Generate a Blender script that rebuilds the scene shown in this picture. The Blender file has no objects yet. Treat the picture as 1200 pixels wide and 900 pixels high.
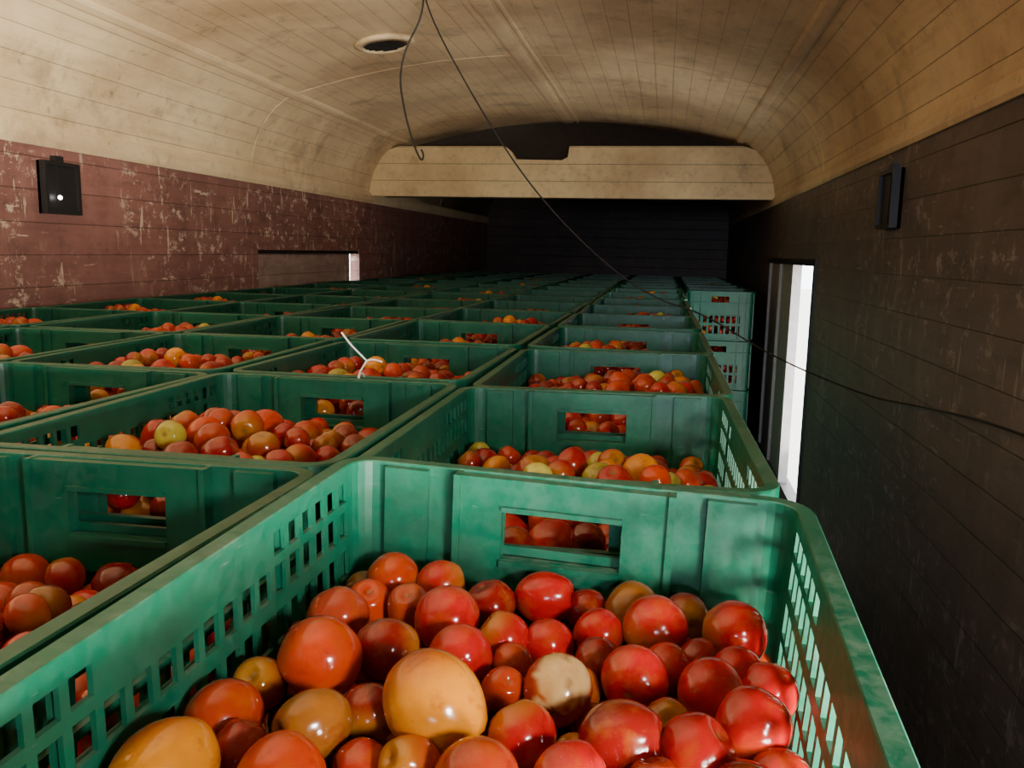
import bpy, math, random
import numpy as np
from mathutils import Vector, Matrix
random.seed(7); rng=np.random.RandomState(11)
CAMZ=1.41
scene=bpy.context.scene
COL=scene.collection

# ---------------- helpers ----------------
def new_mat(name):
    m=bpy.data.materials.new(name); m.use_nodes=True
    nt=m.node_tree; nt.nodes.clear()
    out=nt.nodes.new('ShaderNodeOutputMaterial'); b=nt.nodes.new('ShaderNodeBsdfPrincipled')
    nt.links.new(b.outputs[0],out.inputs[0])
    return m,nt,b
def N(nt,t,**kw):
    n=nt.nodes.new(t)
    for k,v in kw.items(): setattr(n,k,v)
    return n
def setin(nt,sock,v):
    if hasattr(v,'links') or isinstance(v,bpy.types.NodeSocket): nt.links.new(v,sock)
    else: sock.default_value=v
def math_(nt,op,a,b=0.0,clamp=False):
    n=N(nt,'ShaderNodeMath',operation=op,use_clamp=clamp); setin(nt,n.inputs[0],a); setin(nt,n.inputs[1],b); return n.outputs[0]
def mixc(nt,f,a,b,blend='MIX'):
    n=N(nt,'ShaderNodeMix',data_type='RGBA',blend_type=blend)
    setin(nt,n.inputs[0],f)
    for s,v in ((n.inputs[6],a),(n.inputs[7],b)):
        if isinstance(v,tuple): v=(v[0],v[1],v[2],1)
        setin(nt,s,v)
    return n.outputs[2]
def noise(nt,vec,scale,detail=4,rough=.55,dist=0):
    n=N(nt,'ShaderNodeTexNoise'); nt.links.new(vec,n.inputs['Vector'])
    n.inputs['Scale'].default_value=scale; n.inputs['Detail'].default_value=detail
    n.inputs['Roughness'].default_value=rough; n.inputs['Distortion'].default_value=dist
    return n.outputs[0]
def mapr(nt,v,a,b,c=0.0,d=1.0):
    n=N(nt,'ShaderNodeMapRange'); setin(nt,n.inputs[0],v)
    for i,x in enumerate((a,b,c,d)): n.inputs[1+i].default_value=x
    return n.outputs[0]
def scaled(nt,vec,s,rot=(0,0,0)):
    n=N(nt,'ShaderNodeMapping'); nt.links.new(vec,n.inputs[0]); n.inputs['Scale'].default_value=s; n.inputs['Rotation'].default_value=rot; return n.outputs[0]
def bump(nt,b,h,strength=.3,dist=.005):
    n=N(nt,'ShaderNodeBump'); n.inputs['Strength'].default_value=strength; n.inputs['Distance'].default_value=dist
    nt.links.new(h,n.inputs['Height']); nt.links.new(n.outputs[0],b.inputs['Normal'])
def groove(nt,coord,w,frac):
    f=math_(nt,'FRACT',math_(nt,'DIVIDE',coord,w))
    d=math_(nt,'ABSOLUTE',math_(nt,'SUBTRACT',f,.5))
    return mapr(nt,d,.5-frac,.5,0,1)

def mk(name,verts,faces,mat=None,smooth=False,parent=None,coll=True):
    me=bpy.data.meshes.new(name); me.from_pydata([tuple(v) for v in verts],[],faces); me.update()
    if mat: me.materials.append(mat)
    if smooth:
        me.polygons.foreach_set('use_smooth',[True]*len(me.polygons))
    o=bpy.data.objects.new(name,me); COL.objects.link(o)
    if parent: o.parent=parent
    return o
class MB:
    def __init__(s): s.v=[]; s.f=[]
    def box(s,x0,x1,y0,y1,z0,z1):
        b=len(s.v)
        s.v+=[(x0,y0,z0),(x1,y0,z0),(x1,y1,z0),(x0,y1,z0),(x0,y0,z1),(x1,y0,z1),(x1,y1,z1),(x0,y1,z1)]
        s.f+=[tuple(b+i for i in q) for q in ((0,3,2,1),(4,5,6,7),(0,1,5,4),(1,2,6,5),(2,3,7,6),(3,0,4,7))]
    def obj(s,name,mat,**k): return mk(name,s.v,s.f,mat,**k)
def curve(name,pts,rad,mat,parent=None,cyc=False):
    cu=bpy.data.curves.new(name,'CURVE'); cu.dimensions='3D'; cu.bevel_depth=rad; cu.bevel_resolution=3
    sp=cu.splines.new('NURBS'); sp.points.add(len(pts)-1)
    for p,q in zip(sp.points,pts): p.co=(q[0],q[1],q[2],1)
    sp.order_u=3; sp.use_endpoint_u=True; sp.use_cyclic_u=cyc; sp.resolution_u=8
    cu.materials.append(mat)
    o=bpy.data.objects.new(name,cu); COL.objects.link(o)
    if parent:o.parent=parent
    return o

# ---------------- materials ----------------
def geo_pos(nt): return N(nt,'ShaderNodeNewGeometry').outputs['Position']
def ceil_mat(name,base=(.88,.69,.41),useattr=True,gw=.085,dirt=.8,gs=.5):
    m,nt,b=new_mat(name); p=geo_pos(nt)
    n1=noise(nt,p,1.3,7,.62,.2); n2=noise(nt,scaled(nt,p,(14,1.2,14)),2.0,5,.6); n3=noise(nt,p,9,6,.7); n4=noise(nt,p,3.2,8,.7,.3)
    n5=noise(nt,p,22,6,.75)
    c=mixc(nt,mapr(nt,n1,.42,.64,0,dirt*.9),base,(base[0]*.52,base[1]*.43,base[2]*.38))
    c=mixc(nt,mapr(nt,n2,.5,.8,0,.4),c,(base[0]*.5,base[1]*.38,base[2]*.28))
    c=mixc(nt,mapr(nt,n3,.58,.72,0,.5*dirt),c,(.14,.085,.045))
    c=mixc(nt,mapr(nt,n4,.56,.69,0,.60*dirt),c,(.16,.095,.055))
    c=mixc(nt,math_(nt,'MULTIPLY',mapr(nt,n5,.61,.67,0,.65*dirt),mapr(nt,n1,.4,.6)),c,(.07,.045,.03))
    if useattr:
        at=N(nt,'ShaderNodeAttribute',attribute_name='arc'); co=at.outputs['Fac']
    else:
        sx=N(nt,'ShaderNodeSeparateXYZ'); nt.links.new(p,sx.inputs[0]); co=sx.outputs[2]
    g=groove(nt,co,gw,.025)
    c=mixc(nt,math_(nt,'MULTIPLY',g,gs),c,(.08,.045,.025))
    nt.links.new(c,b.inputs['Base Color']); b.inputs['Roughness'].default_value=.5
    h=math_(nt,'SUBTRACT',math_(nt,'MULTIPLY',n3,.3),g); bump(nt,b,h,.5,.004)
    return m
M_ceil=ceil_mat('cream_painted_planks')
M_trim=ceil_mat('cream_painted_trim',(.84,.66,.40),False,10.,.7)
M_beam=ceil_mat('cream_painted_beam',(.92,.72,.38),False,.11,.7,.85)
def wall_mat(name,base,dark,scr,scramt,cov=0.0):
    m,nt,b=new_mat(name); p=geo_pos(nt)
    sx=N(nt,'ShaderNodeSeparateXYZ'); nt.links.new(p,sx.inputs[0])
    n1=noise(nt,p,1.5,6,.6,.2); n2=noise(nt,scaled(nt,p,(1,1.2,7)),4,6,.65,.1)
    n3=noise(nt,scaled(nt,p,(1,3,3.4)),4.5,12,.82,.15); n4=noise(nt,p,1.6,3)
    n5=noise(nt,scaled(nt,p,(1,16,2.2),(.5,0,0)),2.2,6,.65,.3); n7=noise(nt,scaled(nt,p,(1,3,20),(-.35,0,0)),2.2,6,.65,.3)
    n6=noise(nt,scaled(nt,p,(1,1,.35)),7,5,.6); n8=noise(nt,scaled(nt,p,(1,1.5,2)),6,9,.75,.2)
    c=mixc(nt,mapr(nt,n1,.35,.7),base,dark)
    c=mixc(nt,mapr(nt,n2,.45,.75,0,.5),c,(dark[0]*.5,dark[1]*.5,dark[2]*.5))
    c=mixc(nt,mapr(nt,n6,.5,.75,0,.4),c,(base[0]*1.4,base[1]*1.6,base[2]*1.6))
    c=mixc(nt,mapr(nt,n8,.53,.68,0,.5),c,(dark[0]*.35,dark[1]*.35,dark[2]*.35))
    s=math_(nt,'MULTIPLY',mapr(nt,n3,.55-cov,.585-cov),mapr(nt,n4,.42,.54))
    s2=math_(nt,'MULTIPLY',math_(nt,'MAXIMUM',mapr(nt,n5,.62,.65),mapr(nt,n7,.64,.67)),mapr(nt,n4,.38,.48))
    s=math_(nt,'MULTIPLY',math_(nt,'MAXIMUM',s,s2),scramt)
    c=mixc(nt,s,c,scr)
    g=groove(nt,sx.outputs[2],.105,.022)
    c=mixc(nt,math_(nt,'MULTIPLY',g,.7),c,(.012,.008,.008))
    nt.links.new(c,b.inputs['Base Color']); b.inputs['Roughness'].default_value=.5
    h=math_(nt,'SUBTRACT',math_(nt,'MULTIPLY',n3,.25),g); bump(nt,b,h,.5,.004)
    return m
M_wallL=wall_mat('maroon_painted_boards',(.30,.13,.105),(.18,.08,.065),(.68,.53,.40),.8,.0)
M_wallR=wall_mat('grimy_shaded_maroon_boards',(.15,.115,.105),(.085,.07,.07),(.40,.37,.35),.5)  # grime, plus dim light and cool haze put into the board colour
M_end=wall_mat('dark_boards',(.075,.038,.032),(.035,.02,.017),(.13,.09,.07),.2)  # darker copy of the wall boards, for the far wall
def simple(name,col,rough=.5,metal=0,em=None):
    m,nt,b=new_mat(name); p=geo_pos(nt); n=noise(nt,p,25,4)
    nt.links.new(mixc(nt,mapr(nt,n,.35,.7,0,.45),col,tuple(c*.5 for c in col)),b.inputs['Base Color'])
    b.inputs['Roughness'].default_value=rough; b.inputs['Metallic'].default_value=metal
    if em: b.inputs['Emission Color'].default_value=(1,1,.95,1); b.inputs['Emission Strength'].default_value=em
    return m
M_black=simple('black_metal',(.02,.018,.018),.45,.3)
M_wire=simple('black_wire',(.015,.012,.01),.5)
M_white=simple('white_string',(.8,.8,.76),.5)
M_dark=simple('dark_brown_board',(.06,.045,.035),.8)  # plain dark brown, for the bulkhead and the vent disc
M_leafL=wall_mat('door_leaf_boards',(.40,.26,.21),(.28,.17,.14),(.6,.45,.33),.5)
M_leafR=simple('grey_door_leaf',(.34,.32,.31),.5)
M_floor=simple('floor_boards',(.10,.075,.055),.8)
M_ground=simple('dusty_ground',(.75,.7,.62),.9)
M_hole_glow=simple('hole_glow',(.9,.9,.9),.3,0,12)  # glow standing in for daylight seen through a small hole

m,nt,b=new_mat('green_crate_plastic'); M_crate=m
p=geo_pos(nt); oi=N(nt,'ShaderNodeObjectInfo')
n1=noise(nt,p,14,6,.65); n2=noise(nt,p,70,5,.7,.5); n3=noise(nt,p,5,4,.6); n4=noise(nt,scaled(nt,p,(1,1,6)),30,5,.7); n5=noise(nt,p,9,6,.7)
c=mixc(nt,mapr(nt,n1,.3,.7),(.0,.132,.070),(.0,.085,.047))
c=mixc(nt,math_(nt,'MULTIPLY',oi.outputs['Random'],.35),c,(.0,.06,.042))
ge=N(nt,'ShaderNodeNewGeometry'); sx=N(nt,'ShaderNodeSeparateXYZ'); nt.links.new(ge.outputs['Normal'],sx.inputs[0])
dust=math_(nt,'MULTIPLY',mapr(nt,sx.outputs[2],.3,1,.09,.42),math_(nt,'MULTIPLY',mapr(nt,n2,.38,.70),mapr(nt,n3,.35,.6,.3,1)))
c=mixc(nt,dust,c,(.32,.36,.30))
c=mixc(nt,mapr(nt,n4,.66,.74,0,.4),c,(.24,.34,.27))
c=mixc(nt,mapr(nt,n5,.55,.72,0,.5),c,(.02,.05,.03))
nt.links.new(c,b.inputs['Base Color']); nt.links.new(mapr(nt,n2,.3,.7,.30,.5),b.inputs['Roughness'])
b.inputs['Specular IOR Level'].default_value=.4
bump(nt,b,n2,.12,.001)

m,nt,b=new_mat('tomato_skin'); M_tom=m
at=N(nt,'ShaderNodeAttribute',attribute_name='tcol'); p=geo_pos(nt)
n1=noise(nt,p,38,6,.65,.4); n2=noise(nt,p,260,3,.6)
c=mixc(nt,mapr(nt,n1,.50,.74,0,.5),at.outputs['Color'],(.42,.12,.005))
c=mixc(nt,mapr(nt,n1,.30,.44,.55,0),c,(.17,.005,.005))
c=mixc(nt,mapr(nt,n2,.66,.73,0,.2),c,(.30,.18,.11))
nt.links.new(c,b.inputs['Base Color'])
nt.links.new(mapr(nt,n1,.3,.7,.08,.22),b.inputs['Roughness'])
b.inputs['Specular IOR Level'].default_value=.6

# ---------------- room shell ----------------
XL,XR,XC=-2.02,.664,-.678
Y0,Y1=-3.0,9.7
ZW=CAMZ+.32
T=.06
DZ=CAMZ-.04
def wall(x0,x1,doors):
    mb=MB(); y=Y0
    for (a,b_,z0,z1) in doors:
        mb.box(x0,x1,y,a,0,ZW)
        if z0>0: mb.box(x0,x1,a,b_,0,z0)
        mb.box(x0,x1,a,b_,z1,ZW); y=b_
    mb.box(x0,x1,y,Y1,0,ZW); return mb
DL=[(4.03,5.5,.28,DZ)]
DR=[(-1.7,-.1,.20,DZ),(4.05,5.75,.20,DZ)]
wall(XL-T,XL,DL).obj('wall_left',M_wallL)
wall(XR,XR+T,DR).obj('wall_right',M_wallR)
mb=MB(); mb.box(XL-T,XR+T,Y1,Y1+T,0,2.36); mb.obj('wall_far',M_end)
mb=MB(); mb.box(XL-T,XR+T,Y0-T,Y0,0,2.36); mb.obj('wall_rear',M_wallR)
mb=MB(); mb.box(XL-T,XR+T,Y0-T,Y1+T,-.06,0); mb.obj('floor',M_floor)
mb=MB(); mb.box(-60,60,-60,70,-1.12,-1.06); mb.obj('ground',M_ground)
def arch(xx): return CAMZ+.88-.16*(xx/1.11)**2
prof=[]
for i in range(0,9):
    a=i/8*math.radians(72)
    f=math.sin(a)/math.sin(math.radians(72)); g=(math.cos(a)-math.cos(math.radians(72)))/(1-math.cos(math.radians(72)))
    prof.append((1.11+.235*g, ZW+(arch(1.11)-ZW)*f))
for i in range(1,13): prof.append((1.11*(1-i/12),arch(1.11*(1-i/12))))
full=[(XC-x,z) for x,z in prof]+[(XC+x,z) for x,z in prof[-2::-1]]
vs=[];fs=[];arc=[];s=0
ys=[Y0,0,3,6,Y1]
for i,(x,z) in enumerate(full):
    if i: s+=math.hypot(x-full[i-1][0],z-full[i-1][1])
    for y in ys: vs.append((x,y,z)); arc.append(s)
ny=len(ys)
for i in range(len(full)-1):
    for j in range(ny-1):
        fs.append((i*ny+j,i*ny+j+1,(i+1)*ny+j+1,(i+1)*ny+j))
o=mk('ceiling',vs,fs,M_ceil,smooth=True)
at=o.data.attributes.new('arc','FLOAT','POINT'); at.data.foreach_set('value',arc)
sm=o.modifiers.new('s','SOLIDIFY'); sm.thickness=.04
sm.offset=1 if o.data.polygons[len(o.data.polygons)//2].normal.z>0 else -1

def strip_along(name,x0,z0,w,h,n=(0,-1)):
    tx,tz=n[1],-n[0]
    pr=[(-w/2,-.004),(-w/2,h*.6),(-w/4,h),(w/4,h),(w/2,h*.6),(w/2,-.004)]
    v=[];f=[]
    for y in (Y0,Y1):
        for a,b_ in pr: v.append((x0+tx*a+n[0]*b_,y,z0+tz*a+n[1]*b_))
    k=len(pr)
    for i in range(k): f.append((i,(i+1)%k,k+(i+1)%k,k+i))
    f.append(tuple(range(k))); f.append(tuple(range(2*k-1,k-1,-1)))
    return mk(name,v,f,M_trim)
zt=arch(1.11)
strip_along('trim_1',XC-1.11,zt,.05,.014,(.35,-.94))
strip_along('trim_2',XC+1.11,zt,.05,.014,(-.35,-.94))
strip_along('trim_3',XC-.02,CAMZ+.88,.07,.010)
strip_along('trim_4',XC+.045,CAMZ+.879,.02,.006)
strip_along('trim_5',XL,ZW+.022,.075,.016,(1,0))
strip_along('trim_6',XR,ZW+.022,.05,.014,(-1,0))
def rib(name,y,w=.008,h=.002):
    v=[];f=[]
    k=len(full)
    for i,(x,z) in enumerate(full):
        a=full[max(0,i-1)];b_=full[min(k-1,i+1)]
        tx,tz=b_[0]-a[0],b_[1]-a[1];l=math.hypot(tx,tz); nx,nz=tz/l,-tx/l
        for dy,dd in ((-w/2,-.004),(-w/3,h),(w/3,h),(w/2,-.004)): v.append((x+nx*dd,y+dy,z+nz*dd))
    for i in range(k-1):
        for j in range(4):
            j2=(j+1)%4; f.append((i*4+j,i*4+j2,(i+1)*4+j2,(i+1)*4+j))
    return mk(name,v,f,M_trim)
for i,y in enumerate((.4,4.0,7.6)): rib('trim_%d'%(7+i),y)

YB=5.72
def prism(name,poly,y0,y1,mat):
    k=len(poly); v=[(x,y0,z) for x,z in poly]+[(x,y1,z) for x,z in poly]
    f=[tuple(range(k)),tuple(range(2*k-1,k-1,-1))]+[(i,k+i,k+(i+1)%k,(i+1)%k) for i in range(k)]
    return mk(name,v,f,mat)
zb=CAMZ+.355; zbt=CAMZ+.685
low=[(x,z) for x,z in full if z<zbt-.0 and x<XC]
lowr=[(x,z) for x,z in full if z<zbt-.0 and x>XC]
poly=[(XL,zb)]+[(x,z) for x,z in low if z>zb]+[(XC-1.13,zbt),(-1.08,zbt),(-1.04,zbt-.03),(-1.0,zbt-.085),(-.70,zbt-.09),(-.66,zbt-.07),(-.65,zbt),(XC+1.13,zbt)]+[(x,z) for x,z in lowr if z>zb]+[(XR,zb)]
prism('crossbeam',poly,YB,YB+.05,M_beam)
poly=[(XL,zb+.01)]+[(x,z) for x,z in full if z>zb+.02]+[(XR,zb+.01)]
prism('bulkhead',poly,YB+.30,YB+.33,M_dark)  # dark brown board closing the arch behind the beam

def ring(mb,c,r0,r1,z0,z1,n=40):
    b=len(mb.v)
    for i in range(n):
        a=2*math.pi*i/n
        for r,z in ((r0,z0),(r0,z1),(r1,z1*.6+z0*.4),(r1,z0)): mb.v.append((c[0]+r*math.cos(a),c[1]+r*math.sin(a),c[2]+z))
    for i in range(n):
        for j in range(4):
            mb.f.append((b+i*4+j,b+i*4+(j+1)%4,b+((i+1)%n)*4+(j+1)%4,b+((i+1)%n)*4+j))
e=bpy.data.objects.new('ceiling_vent',None); COL.objects.link(e)
e.location=(-1.19,3.57,arch(-1.19-XC)-.004); e.rotation_euler=(0,-.13,0)
mb=MB(); ring(mb,(0,0,0),.095,.125,.004,-.016); mb.obj('flange',M_trim,parent=e,smooth=True)
mb=MB(); ring(mb,(0,0,0),.0,.096,-.001,-.006); mb.obj('recess_shade_disc',M_dark,parent=e)  # flat dark disc; shade of the vent recess put into its colour
mb=MB()
for i in range(-3,4): mb.box(-.085*math.cos(i*.4),.085*math.cos(i*.4),i*.023-.004,i*.023+.004,-.013,-.005)
mb.obj('slats',M_black,parent=e)

mb=MB(); mb.box(XL-.045,XL-.02,4.03,5.35,.28,DZ)
for y in (4.03,5.29): mb.box(XL-.02,XL-.008,y,y+.06,.28,DZ)
mb.box(XL-.02,XL-.008,4.09,5.29,DZ-.07,DZ); mb.obj('door_1',M_leafL)
mb=MB(); mb.box(XR+.01,XR+.04,4.68,5.75,.20,DZ)
for y in (4.68,5.2,5.69): mb.box(XR-.006,XR+.01,y,y+.05,.20,DZ)
mb.obj('door_2',M_leafR)
mb=MB()
for y in (4.0,5.5):
    mb.box(XL-.01,XL+.012,y-.02,y+.03,.28,DZ+.03)
mb.obj('trim_10',M_wallL)
mb=MB(); mb.box(XL-.002,XL+.006,4.0,5.54,DZ,DZ+.02); mb.obj('trim_11',M_black)
mb=MB(); mb.box(XR-.008,XR+.002,4.0,4.05,.20,DZ+.03); mb.box(XR-.008,XR+.002,4.05,5.75,DZ,DZ+.03); mb.obj('trim_12',M_black)

def lampbox(x,y,z,sgn,hole_dot):
    e=bpy.data.objects.new('wall_lamp_box',None); COL.objects.link(e); e.location=(x,y,z)
    mb=MB(); d=.032
    X=lambda a:(0,a) if sgn>0 else (-a,0)
    x0,x1=X(.010); mb.box(x0,x1,-.085,.085,-.085,.085)
    x0,x1=X(d)
    mb.box(x0,x1,-.085,-.073,-.085,.085); mb.box(x0,x1,.073,.085,-.085,.085)
    mb.box(x0,x1,-.073,.073,-.085,-.073); mb.box(x0,x1,-.073,.073,.073,.085)
    x0,x1=X(.02); mb.box(x0,x1,-.012,.073,-.073,.073)
    x0,x1=X(.02); mb.box(x0,x1,-.02,.02,.085,.105)
    mb.obj('housing',M_black,parent=e)
    if hole_dot:
        bpy.ops.mesh.primitive_uv_sphere_add(radius=.007,segments=16,ring_count=8,location=(sgn*.026,-.015,-.03))
        s=bpy.context.object; s.name='hole_dot'; s.parent=e; s.data.materials.append(M_hole_glow)  # glowing bead in place of a hole to the daylight, not a lamp
lampbox(XL,2.61,CAMZ+.175,1,True)
lampbox(XR,2.75,CAMZ+.175,-1,False)

e=bpy.data.objects.new('hanging_wires',None); COL.objects.link(e)
A=(-.86,3.0,CAMZ+.875)
curve('loop_wire',[A,(-.86,3.0,CAMZ+.80),(-.93,3.02,CAMZ+.70),(-.955,3.02,CAMZ+.60),(-.93,3.0,CAMZ+.48),(-.895,2.99,CAMZ+.37),(-.86,2.98,CAMZ+.30),(-.85,2.98,CAMZ+.33),(-.862,2.98,CAMZ+.345)],.0035,M_wire,e)
curve('long_wire',[A,(-.845,3.0,CAMZ+.80),(-.68,3.01,CAMZ+.52),(-.52,3.02,CAMZ+.28),(-.36,3.03,CAMZ+.10),(-.18,3.04,CAMZ-.06),(-.02,3.05,CAMZ-.16),(.14,3.05,CAMZ-.20),(.37,2.98,CAMZ-.335),(.60,2.6,CAMZ-.40),(.652,2.3,CAMZ-.37),(.655,1.66,CAMZ-.30),(.655,.8,CAMZ-.28)],.0028,M_wire,e)
curve('ceiling_tie',[(A[0]-.02,A[1],A[2]+.0),(A[0],A[1],A[2]-.03),(A[0]+.02,A[1],A[2])],.003,M_wire,e)

# ---------------- crate ----------------
CW,CL,CH=.412,.545,.297
NLONG=20
def crate_mesh():
    mb=MB(); hx,hy=CW/2-.010,CL/2-.010; rad=.026; t=.0035
    mg=.0034
    def sidebreaks(Ls,kind):
        br=[0,Ls]
        if kind=='long':
            n=NLONG; pitch=Ls/n
            for i in range(n): br+=[i*pitch+mg,(i+1)*pitch-mg]
        else:
            n=10; pitch=Ls/n
            for i in range(n): br+=[i*pitch+.006,(i+1)*pitch-.006]
            br+=[Ls/2-.052,Ls/2+.052]
        return sorted(set(round(b,5) for b in br))
    Llong=2*(hy-rad); Lshort=2*(hx-rad)
    cols=[]
    sides=[('long',Llong,(hx,-hy+rad),(0,1),(1,0)),('short',Lshort,(hx-rad,hy),(-1,0),(0,1)),
           ('long',Llong,(-hx,hy-rad),(0,-1),(-1,0)),('short',Lshort,(-hx+rad,-hy),(1,0),(0,-1))]
    ccs=[(hx-rad,hy-rad,0),(-hx+rad,hy-rad,90),(-hx+rad,-hy+rad,180),(hx-rad,-hy+rad,270)]
    for si,(kind,Ls,st,d,n) in enumerate(sides):
        for tt in sidebreaks(Ls,kind): cols.append((st[0]+d[0]*tt,st[1]+d[1]*tt,n[0],n[1],kind,tt,Ls))
        cx,cy,a0=ccs[si]
        for k in range(1,5):
            a=math.radians(a0+90*k/5); cols.append((cx+rad*math.cos(a),cy+rad*math.sin(a),math.cos(a),math.sin(a),'corner',0,0))
    rows=[(.030,.064),(.070,.104),(.110,.144),(.157,.187),(.194,.220),(.232,.256),(.264,.282)]
    HZ0,HZ1=.222,.266
    zz=sorted(set([0,CH-.002,HZ0,HZ1,.04,.09,.105,.155]+[z for r in rows for z in r]))
    def P(c,off,z):
        ins=(CH-z)/CH*.010
        return (c[0]+c[2]*(off-ins),c[1]+c[3]*(off-ins),z)
    nc=len(cols); nz=len(zz)
    def hole(i,j):
        a=cols[i]; b_=cols[(i+1)%nc]
        if a[4]=='corner' or b_[4]=='corner' or a[4]!=b_[4]: return False
        if b_[5]<a[5]: return False
        tm=(a[5]+b_[5])/2; zm=(zz[j]+zz[j+1])/2; Ls=a[6]
        if a[4]=='long':
            n=NLONG; pitch=Ls/n; idx=int(tm/pitch); fr=tm-idx*pitch
            if fr<mg-.0001 or fr>pitch-mg+.0001: return False
            for ri,(r0,r1) in enumerate(rows):
                if r0<zm<r1: return not (ri>=6 and 6<=idx<=13)
            return False
        else:
            if abs(tm-Ls/2)<.052 and HZ0<zm<HZ1: return True
            n=10; pitch=Ls/n; idx=int(tm/pitch); fr=tm-idx*pitch
            if fr<.0059 or fr>pitch-.0059: return False
            return (.04<zm<.09) or (.105<zm<.155)
    base=len(mb.v)
    for c in cols:
        for z in zz: mb.v.append(P(c,0,z)); mb.v.append(P(c,-t,z))
    V=lambda i,j,k: base+((i%nc)*nz+j)*2+k
    H=[[hole(i,j) for j in range(nz-1)] for i in range(nc)]
    for i in range(nc):
        for j in range(nz-1):
            if H[i][j]: continue
            mb.f.append((V(i,j,0),V(i+1,j,0),V(i+1,j+1,0),V(i,j+1,0)))
            mb.f.append((V(i,j,1),V(i,j+1,1),V(i+1,j+1,1),V(i+1,j,1)))
            if H[(i+1)%nc][j]: mb.f.append((V(i+1,j,0),V(i+1,j,1),V(i+1,j+1,1),V(i+1,j+1,0)))
            if H[i-1][j]: mb.f.append((V(i,j,1),V(i,j,0),V(i,j+1,0),V(i,j+1,1)))
            if j==nz-2 or H[i][j+1]: mb.f.append((V(i,j+1,0),V(i+1,j+1,0),V(i+1,j+1,1),V(i,j+1,1)))
            if j==0 or H[i][j-1]: mb.f.append((V(i,j,1),V(i+1,j,1),V(i+1,j,0),V(i,j,0)))
    path=[c for c in cols if c[4]=='corner' or c[5]==0 or abs(c[5]-c[6])<1e-4]
    def sweep(pr):
        b=len(mb.v); k=len(pr); m_=len(path)
        for c in path:
            for off,z in pr: mb.v.append(P(c,off,z))
        for i in range(m_):
            for j in range(k):
                mb.f.append((b+i*k+j,b+((i+1)%m_)*k+j,b+((i+1)%m_)*k+(j+1)%k,b+i*k+(j+1)%k))
    sweep([(-.0045,CH-.001),(-.0035,CH),(.0085,CH),(.010,CH-.0015),(.010,CH-.015),(.008,CH-.015),(.008,CH-.004),(.0005,CH-.004),(.0005,CH-.009),(-.0045,CH-.009)])
    sweep([(-.001,.2300),(.006,.2295),(.006,.2225),(-.001,.222)])
    sweep([(-.001,.012),(.005,.011),(.005,.0),(-.001,.0)])
    sweep([(-.001,.1535),(.004,.153),(.004,.149),(-.001,.1485)])
    mb.box(-hx+.012,hx-.012,-hy+.012,hy-.012,0,.004)
    pitch=Llong/NLONG
    for sx_ in (-1,1):
        for k in (0,5,15,20):
            y=-hy+rad+k*pitch; xx=sx_*(hx-.002)
            mb.box(min(xx,xx+sx_*.007),max(xx,xx+sx_*.007),y-.002,y+.002,.012,CH-.006)
    for sy in (-1,1):
        for x in (-.155,-.112,.112,.155):
            yy=sy*(hy-.004); mb.box(x-.002,x+.002,min(yy,yy+sy*.009),max(yy,yy+sy*.009),.012,CH-.006)
        b_=sy*(hy-.003)
        def ib(x0,x1,dep,z0,z1):
            a=sy*(hy-dep); mb.box(x0,x1,min(a,b_),max(a,b_),z0,z1)
        ib(-.090,-.0525,.016,.185,CH-.002); ib(.0525,.090,.016,.185,CH-.002)
        ib(-.0525,.0525,.016,.185,HZ0); ib(-.0525,.0525,.016,HZ1,CH-.002)
        ib(-.096,-.090,.020,.175,CH-.001); ib(.090,.096,.020,.175,CH-.001)
        ib(-.0525,.0525,.020,HZ0-.006,HZ0-.0005); ib(-.0525,.0525,.020,HZ1+.0005,HZ1+.005)
        for x in (-.142,.142): ib(x-.020,x+.020,.0125,.01,CH-.003)
    me=bpy.data.meshes.new('crate_mesh'); me.from_pydata(mb.v,[],mb.f); me.update(); me.materials.append(M_crate)
    return me
ME_crate=crate_mesh()
me3=bpy.data.meshes.new('crate_stack_mesh')

# ---------------- tomatoes ----------------
def tomato_template(nlat,nlon):
    th=[0];ph=[0]
    for i in range(1,nlat):
        for j in range(nlon): th.append(math.pi*i/nlat); ph.append(2*math.pi*j/nlon)
    th.append(math.pi);ph.append(0)
    f=[]
    for j in range(nlon): f.append((0,1+j,1+(j+1)%nlon))
    for i in range(nlat-2):
        for j in range(nlon):
            a=1+i*nlon+j;b_=1+i*nlon+(j+1)%nlon; f.append((a,a+nlon,b_+nlon,b_))
    last=len(th)-1
    for j in range(nlon): f.append((1+(nlat-2)*nlon+j,last,1+(nlat-2)*nlon+(j+1)%nlon))
    return np.array(th),np.array(ph),f
REDS=[(.40,.008,.008),(.30,.006,.008),(.42,.012,.007),(.20,.006,.006),(.35,.009,.010),(.42,.026,.007),(.33,.008,.007),(.36,.014,.013)]
CC={'R':(.42,.005,.007),'D':(.21,.006,.005),'O':(.48,.036,.003),'P':(.40,.042,.016),'Y':(.62,.215,.004),'G':(.38,.34,.04),'L':(.64,.60,.10),'B':(.26,.085,.010),'C':(.36,.032,.006)}
def randcol(green=.06):
    u=rng.rand()
    if u<green: c=CC['G'] if rng.rand()<.4 else CC['L']
    elif u<green+.06: c=CC['Y']
    elif u<green+.23: c=CC['O']
    else: c=REDS[rng.randint(len(REDS))]
    k=.7+.5*rng.rand(); return tuple(min(1,x*k) for x in c)
def rotm():
    q=rng.normal(size=4); q/=np.linalg.norm(q); w,x,y,z=q
    return np.array([[1-2*(y*y+z*z),2*(x*y-z*w),2*(x*z+y*w)],[2*(x*y+z*w),1-2*(x*x+z*z),2*(y*z-x*w)],[2*(x*z-y*w),2*(y*z+x*w),1-2*(x*x+y*y)]])
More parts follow.
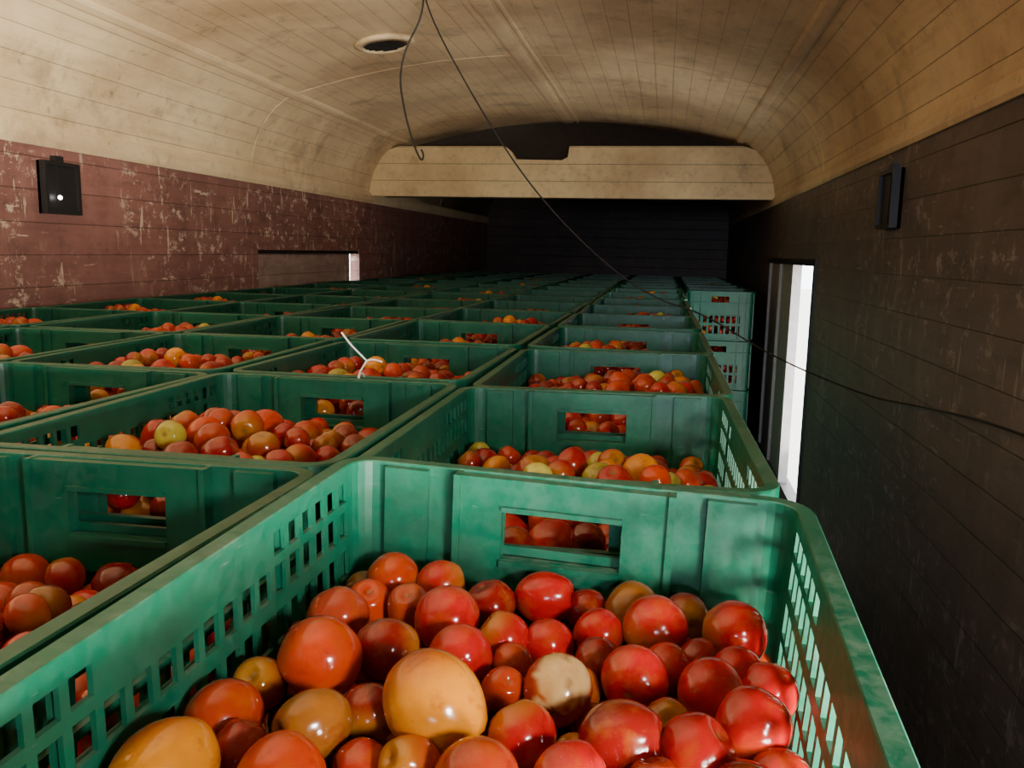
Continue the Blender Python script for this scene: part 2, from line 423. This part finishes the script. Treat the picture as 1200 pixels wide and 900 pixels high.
def build_tomatoes(name,items,nlat,nlon):
    th,ph,f=tomato_template(nlat,nlon); nv=len(th)
    V=np.zeros((len(items)*nv,3)); C=np.ones((len(items)*nv,4)); F=[]
    for k,(x,y,z,r,col) in enumerate(items):
        el=.88+.36*rng.rand(); lob=.028*rng.rand(); nl=rng.randint(3,6); ph0=rng.rand()*6
        rr=1-.20*np.exp(-(th/.30)**2)+.05*np.exp(-((th-.62)/.3)**2)-.04*np.exp(-((math.pi-th)/.3)**2)
        rr=rr*(1+lob*np.cos(nl*ph+ph0)*np.sin(th))
        s=(1/el)**(1/2.)
        P=np.stack([rr*np.sin(th)*np.cos(ph)*s,rr*np.sin(th)*np.sin(ph)*s*(.97+.06*rng.rand()),rr*np.cos(th)*(.5+.5*el)],1)*r*1.03
        R=rotm(); Pw=P@R.T; V[k*nv:(k+1)*nv]=Pw+np.array([x,y,z])
        c=np.array(col if not isinstance(col,str) else CC['C'])
        sh=np.array([.38,.18,.012]) if rng.rand()<.42 else c
        g=np.clip((1.45-th)/.9,0,1)[:,None]*.75
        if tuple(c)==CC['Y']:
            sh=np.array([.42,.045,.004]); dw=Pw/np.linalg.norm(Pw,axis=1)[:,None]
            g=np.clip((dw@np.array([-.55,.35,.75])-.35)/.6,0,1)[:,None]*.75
        cv=c[None,:]*(1-g)+sh[None,:]*g
        sc=(th<.17)[:,None]
        cv=np.where(sc,np.array([[.16,.10,.03]]),cv)
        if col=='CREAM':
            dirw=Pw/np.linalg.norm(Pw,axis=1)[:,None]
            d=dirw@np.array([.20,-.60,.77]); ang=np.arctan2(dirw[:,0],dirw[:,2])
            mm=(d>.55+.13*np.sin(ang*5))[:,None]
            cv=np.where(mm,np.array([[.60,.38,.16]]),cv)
            mm=(np.abs(dirw[:,0]-.2+.3*dirw[:,1])<.05)[:,None]&mm; cv=np.where(mm,np.array([[.35,.18,.07]]),cv)
        C[k*nv:(k+1)*nv,:3]=cv
        F+= [tuple(a+k*nv for a in q) for q in f]
    me=bpy.data.meshes.new(name); me.from_pydata(V.tolist(),[],F); me.update()
    a=me.attributes.new('tcol','FLOAT_COLOR','POINT'); a.data.foreach_set('color',C.ravel())
    me.polygons.foreach_set('use_smooth',[True]*len(me.polygons)); me.materials.append(M_tom)
    return me
def fill(surf,keys=(),rmin=.0185,rmax=.0255,K=40,nmax=900):
    hx,hy=CW/2-.018,CL/2-.018
    fixed=np.array([(k[0],k[1],k[2],k[3]) for k in keys]) if len(keys) else None
    cur=np.zeros((0,4)); fails=0
    out=[]
    while len(out)<nmax and fails<25:
        r=rmin+(rmax-rmin)*rng.rand()
        cx=(rng.rand(K)*2-1)*(hx-r-.003); cy=(rng.rand(K)*2-1)*(hy-r-.003)
        z=np.full(K,.004+r)
        if len(cur):
            d2=(cx[:,None]-cur[None,:,0])**2+(cy[:,None]-cur[None,:,1])**2
            R=(r+cur[None,:,3])*.97
            zz=np.where(d2<R**2,cur[None,:,2]+np.sqrt(np.maximum(R**2-d2,0)),-1)
            z=np.maximum(z,zz.max(1))
        ok=z+r<=surf(cx,cy)
        if fixed is not None:
            d=(cx[:,None]-fixed[None,:,0])**2+(cy[:,None]-fixed[None,:,1])**2+(z[:,None]-fixed[None,:,2])**2
            ok&=(d>((r+fixed[None,:,3])*.93)**2).all(1)
        if not ok.any(): fails+=1; continue
        fails=0
        z2=np.where(ok,z,9); i=int(z2.argmin())
        out.append((cx[i],cy[i],z[i],r)); cur=np.array(out)
    return out
def prune(items,zlim):
    hx,hy=CW/2-.018,CL/2-.018
    return [t for t in items if t[2]>zlim or hx-abs(t[0])<.055 or hy-abs(t[1])<.05]

# top layer of the front crate: x,y,z,r in crate coordinates
K1=[(-1407,2200,2180,225,'O'),(-61,2198,2198,227,'R'),(-475,1967,2174,194,'D'),(298,2244,2102,181,'D'),(664,2198,2171,227,'B'),(1486,1925,2228,238,'R'),(-1481,1812,2087,216,'O'),(-1547,1342,2210,221,'P'),(-976,2218,2174,207,'R'),(-1095,1737,2168,183,'C'),(-233,1413,2186,189,'R'),(-718,1525,2228,241,'R'),(-1334,564,2294,274,'O'),(-467,998,2222,215,'R'),(878,1825,2234,246,'R'),(495,1318,2168,164,'D'),(778,1027,2228,213,'R'),(289,718,2246,221,'CREAM'),(1291,997,2234,213,'R'),(-86,725,2174,158,'C'),(-391,123,2366,307,'Y'),(757,168,2294,237,'D'),(1187,219,2264,210,'R')]
K2=[(154,61,226,22,'R'),(168,113,221,19,'R'),(-163,-18,226,21,'C'),(-168,36,215,19,'D'),(16,15,223,19,'R'),(-83,18,220,17,'D'),(-107,-12,226,21,'B'),(-39,-29,222,17,'C'),(-159,-82,234,26,'Y'),(-98,-72,232,23,'O'),(-138,-46,222,17,'D'),(2,-41,229,22,'C'),(51,-25,227,20,'R'),(-171,227,202,16,'B'),(-55,226,205,16,'R'),(-100,93,222,22,'D'),(-172,158,203,15,'D'),(110,225,216,18,'D'),(9,149,215,18,'R'),(99,134,217,17,'R'),(148,140,218,18,'R'),(45,174,217,18,'R'),(56,63,207,14,'D'),(102,64,217,15,'D'),(-172,107,209,15,'D'),(170,34,210,17,'R'),(146,-1,220,19,'D'),(98,-11,219,17,'C'),(-11,113,215,14,'C')]
keys=[(a/1e4,b_/1e4-.004,c_/1e4-.014,d*1.02/1e4,e_) for a,b_,c_,d,e_ in K1]+[(a/1e3,b_/1e3-.004,c_/1e3-.014,d*1.04/1e3,e_) for a,b_,c_,d,e_ in K2]
FC=(-.094,.468); FROT=math.radians(-2.0)
f0=fill(lambda x,y:.216+0*x,keys,rmin=.015,rmax=.0215)
f0=[t for t in f0 if t[2]>.07 or CW/2-abs(t[0])<.07]
items=[(t[0],t[1],t[2],t[3],randcol(.0)) for t in f0]+[(k[0],k[1],k[2],k[3],k[4] if k[4]=='CREAM' else CC[k[4]]) for k in keys]
ME_front=build_tomatoes('tomatoes_front',items,18,28)
VAR=[]
for vi in range(7):
    a,b_,c_=rng.rand(3); lvl=.236+.02*a
    if vi==4: lvl=.225
    if vi==6: lvl=.215
    ax,ay=(rng.rand()-.5)*.12,(rng.rand()-.5)*.1
    sf=lambda x,y,lvl=lvl,ax=ax,ay=ay,a=a: np.minimum(.305,lvl+ax*x+ay*y+.045*np.exp(-((x-.05*a)**2+(y)**2)/.018))
    it=prune(fill(sf,rmin=.016,rmax=.025),.15)
    VAR.append(build_tomatoes('tomatoes_var%d'%vi,[(t[0],t[1],t[2],t[3],randcol((.01,.01,.06,.02,.14,.03,.0)[vi])) for t in it],12,18))

# ---------------- place crates ----------------
def place_crate(x,y,z,rot,tm,tilt=0,pitch=0):
    o=bpy.data.objects.new('plastic_crate',ME_crate); COL.objects.link(o)
    o.location=(x,y,z); o.rotation_euler=(pitch,tilt,rot)
    if tm:
        t=bpy.data.objects.new('tomatoes',tm); COL.objects.link(t); t.parent=o
    return o
cv=[tuple(v.co) for v in ME_crate.vertices]; cf=[tuple(p.vertices) for p in ME_crate.polygons]
V=[];F=[]
for k in range(3):
    b0=len(V); V+=[(x,y,z+k*.3) for x,y,z in cv]; F+=[tuple(b0+i for i in q) for q in cf]
me3.from_pydata(V,[],F); me3.update(); me3.materials.append(M_crate)
def place_stack(x,y,rot,fillin):
    o=bpy.data.objects.new('crate_stack',me3); COL.objects.link(o); o.location=(x,y,0); o.rotation_euler=(0,0,rot)
    if fillin:
        for k in range(3):
            t=bpy.data.objects.new('tomatoes',VAR[rng.randint(6)]); COL.objects.link(t); t.parent=o; t.location=(0,0,.3*k-.01)
for j in range(-1,15):
    for i in range(5):
        x=FC[0]-.420*i+rng.uniform(-.003,.003); y=FC[1]+.558*j+rng.uniform(-.004,.004)
        rot=math.radians(rng.uniform(-.9,.9)); tilt=math.radians(rng.uniform(-.5,.5)); pitch=math.radians(rng.uniform(-.4,.4)); zc=.902+rng.uniform(0,.006)
        if i==0 and j==0: x,y,rot,tilt,pitch,zc=FC[0],FC[1],FROT,math.radians(1.6),math.radians(1.5),.911; tm=ME_front
        elif i==0 and j==1: tm=VAR[4]
        elif i==1 and j==0: tm=VAR[6]
        else: tm=VAR[(0,1,2,3,5)[rng.randint(5)]]
        rot2=rot+(math.pi if (rng.rand()<.5 and not(i<=1 and j==0)) else 0)
        place_crate(x,y,zc,rot2,tm,tilt,pitch)
        place_stack(x,y,rot,i==0)
for j in range(6):
    x=.335+rng.uniform(-.004,.004); y=5.56+.562*j; rot=math.radians(rng.uniform(-.5,.5))
    place_crate(x,y,.9,rot,VAR[rng.randint(6)]); place_stack(x,y,rot,True)

e=bpy.data.objects.new('white_string_tie',None); COL.objects.link(e)
bx,by,bz=-.475,1.30,1.203
curve('stem',[(bx,by-.004,bz-.02),(bx-.004,by,bz+.005),(bx+.002,by,bz+.015),(bx+.01,by,bz+.028)],.0014,M_white,e)
curve('tail_1',[(bx+.01,by,bz+.028),(bx-.005,by,bz+.042),(bx-.02,by,bz+.056),(bx-.032,by,bz+.072)],.0014,M_white,e)
curve('tail_2',[(bx+.01,by,bz+.028),(bx+.022,by,bz+.033),(bx+.036,by,bz+.027)],.0014,M_white,e)
curve('loop',[(bx,by-.008,bz-.012),(bx-.005,by-.004,bz+.006),(bx,by+.018,bz+.006),(bx,by+.022,bz-.012)],.0014,M_white,e)

# ---------------- lights ----------------
w=bpy.data.worlds.new('sky'); scene.world=w; w.use_nodes=True
bg=w.node_tree.nodes['Background']; bg.inputs[0].default_value=(.92,.95,1,1); bg.inputs[1].default_value=8.5
def area(name,loc,target,sx_,sy_,power,col,spread=180):
    l=bpy.data.lights.new(name,'AREA'); l.shape='RECTANGLE'; l.size=sx_; l.size_y=sy_; l.energy=power; l.color=col
    l.spread=math.radians(spread)
    o=bpy.data.objects.new(name,l); COL.objects.link(o); o.location=loc
    o.rotation_euler=(Vector(target)-Vector(loc)).to_track_quat('-Z','Y').to_euler(); return o
area('daylight_low_right_doorway',(XR-.01,-.6,1.12),(-2.0,2.0,1.97),1.1,.3,78,(1,.94,.82),75)
area('added_tomato_lamp',(XR-.02,-.25,1.53),(-.15,.6,1.1),.24,.13,5.5,(1,.95,.86),85)  # added lamp inside, above the door opening, to light the front tomatoes
area('added_rear_fill',(.30,-2.4,1.55),(.66,1.0,1.05),.6,.4,5,(.74,.84,1),45)  # added cool lamp grazing the right wall; the rear wall has no opening
area('daylight_mid_doorway',(XR+.1,4.40,.85),(-1,5.2,1.5),.6,1.0,11,(1,.97,.92))

# ---------------- camera ----------------
cam=bpy.data.cameras.new('camera'); cam.sensor_width=36; cam.lens=30.0; cam.clip_start=.02
co=bpy.data.objects.new('camera',cam); COL.objects.link(co)
Yd=np.array([.18,.152,-1.]);Yd/=np.linalg.norm(Yd)
Up=np.array([.021,1.,0]); Up[2]=-(Yd[0]*Up[0]+Yd[1]*Up[1])/Yd[2]; Up/=np.linalg.norm(Up)
Xd=np.cross(Yd,Up)
R=Matrix([list(Xd),list(Yd),list(Up)])
co.matrix_world=Matrix.Translation((0,0,CAMZ))@R.to_4x4()
scene.camera=co
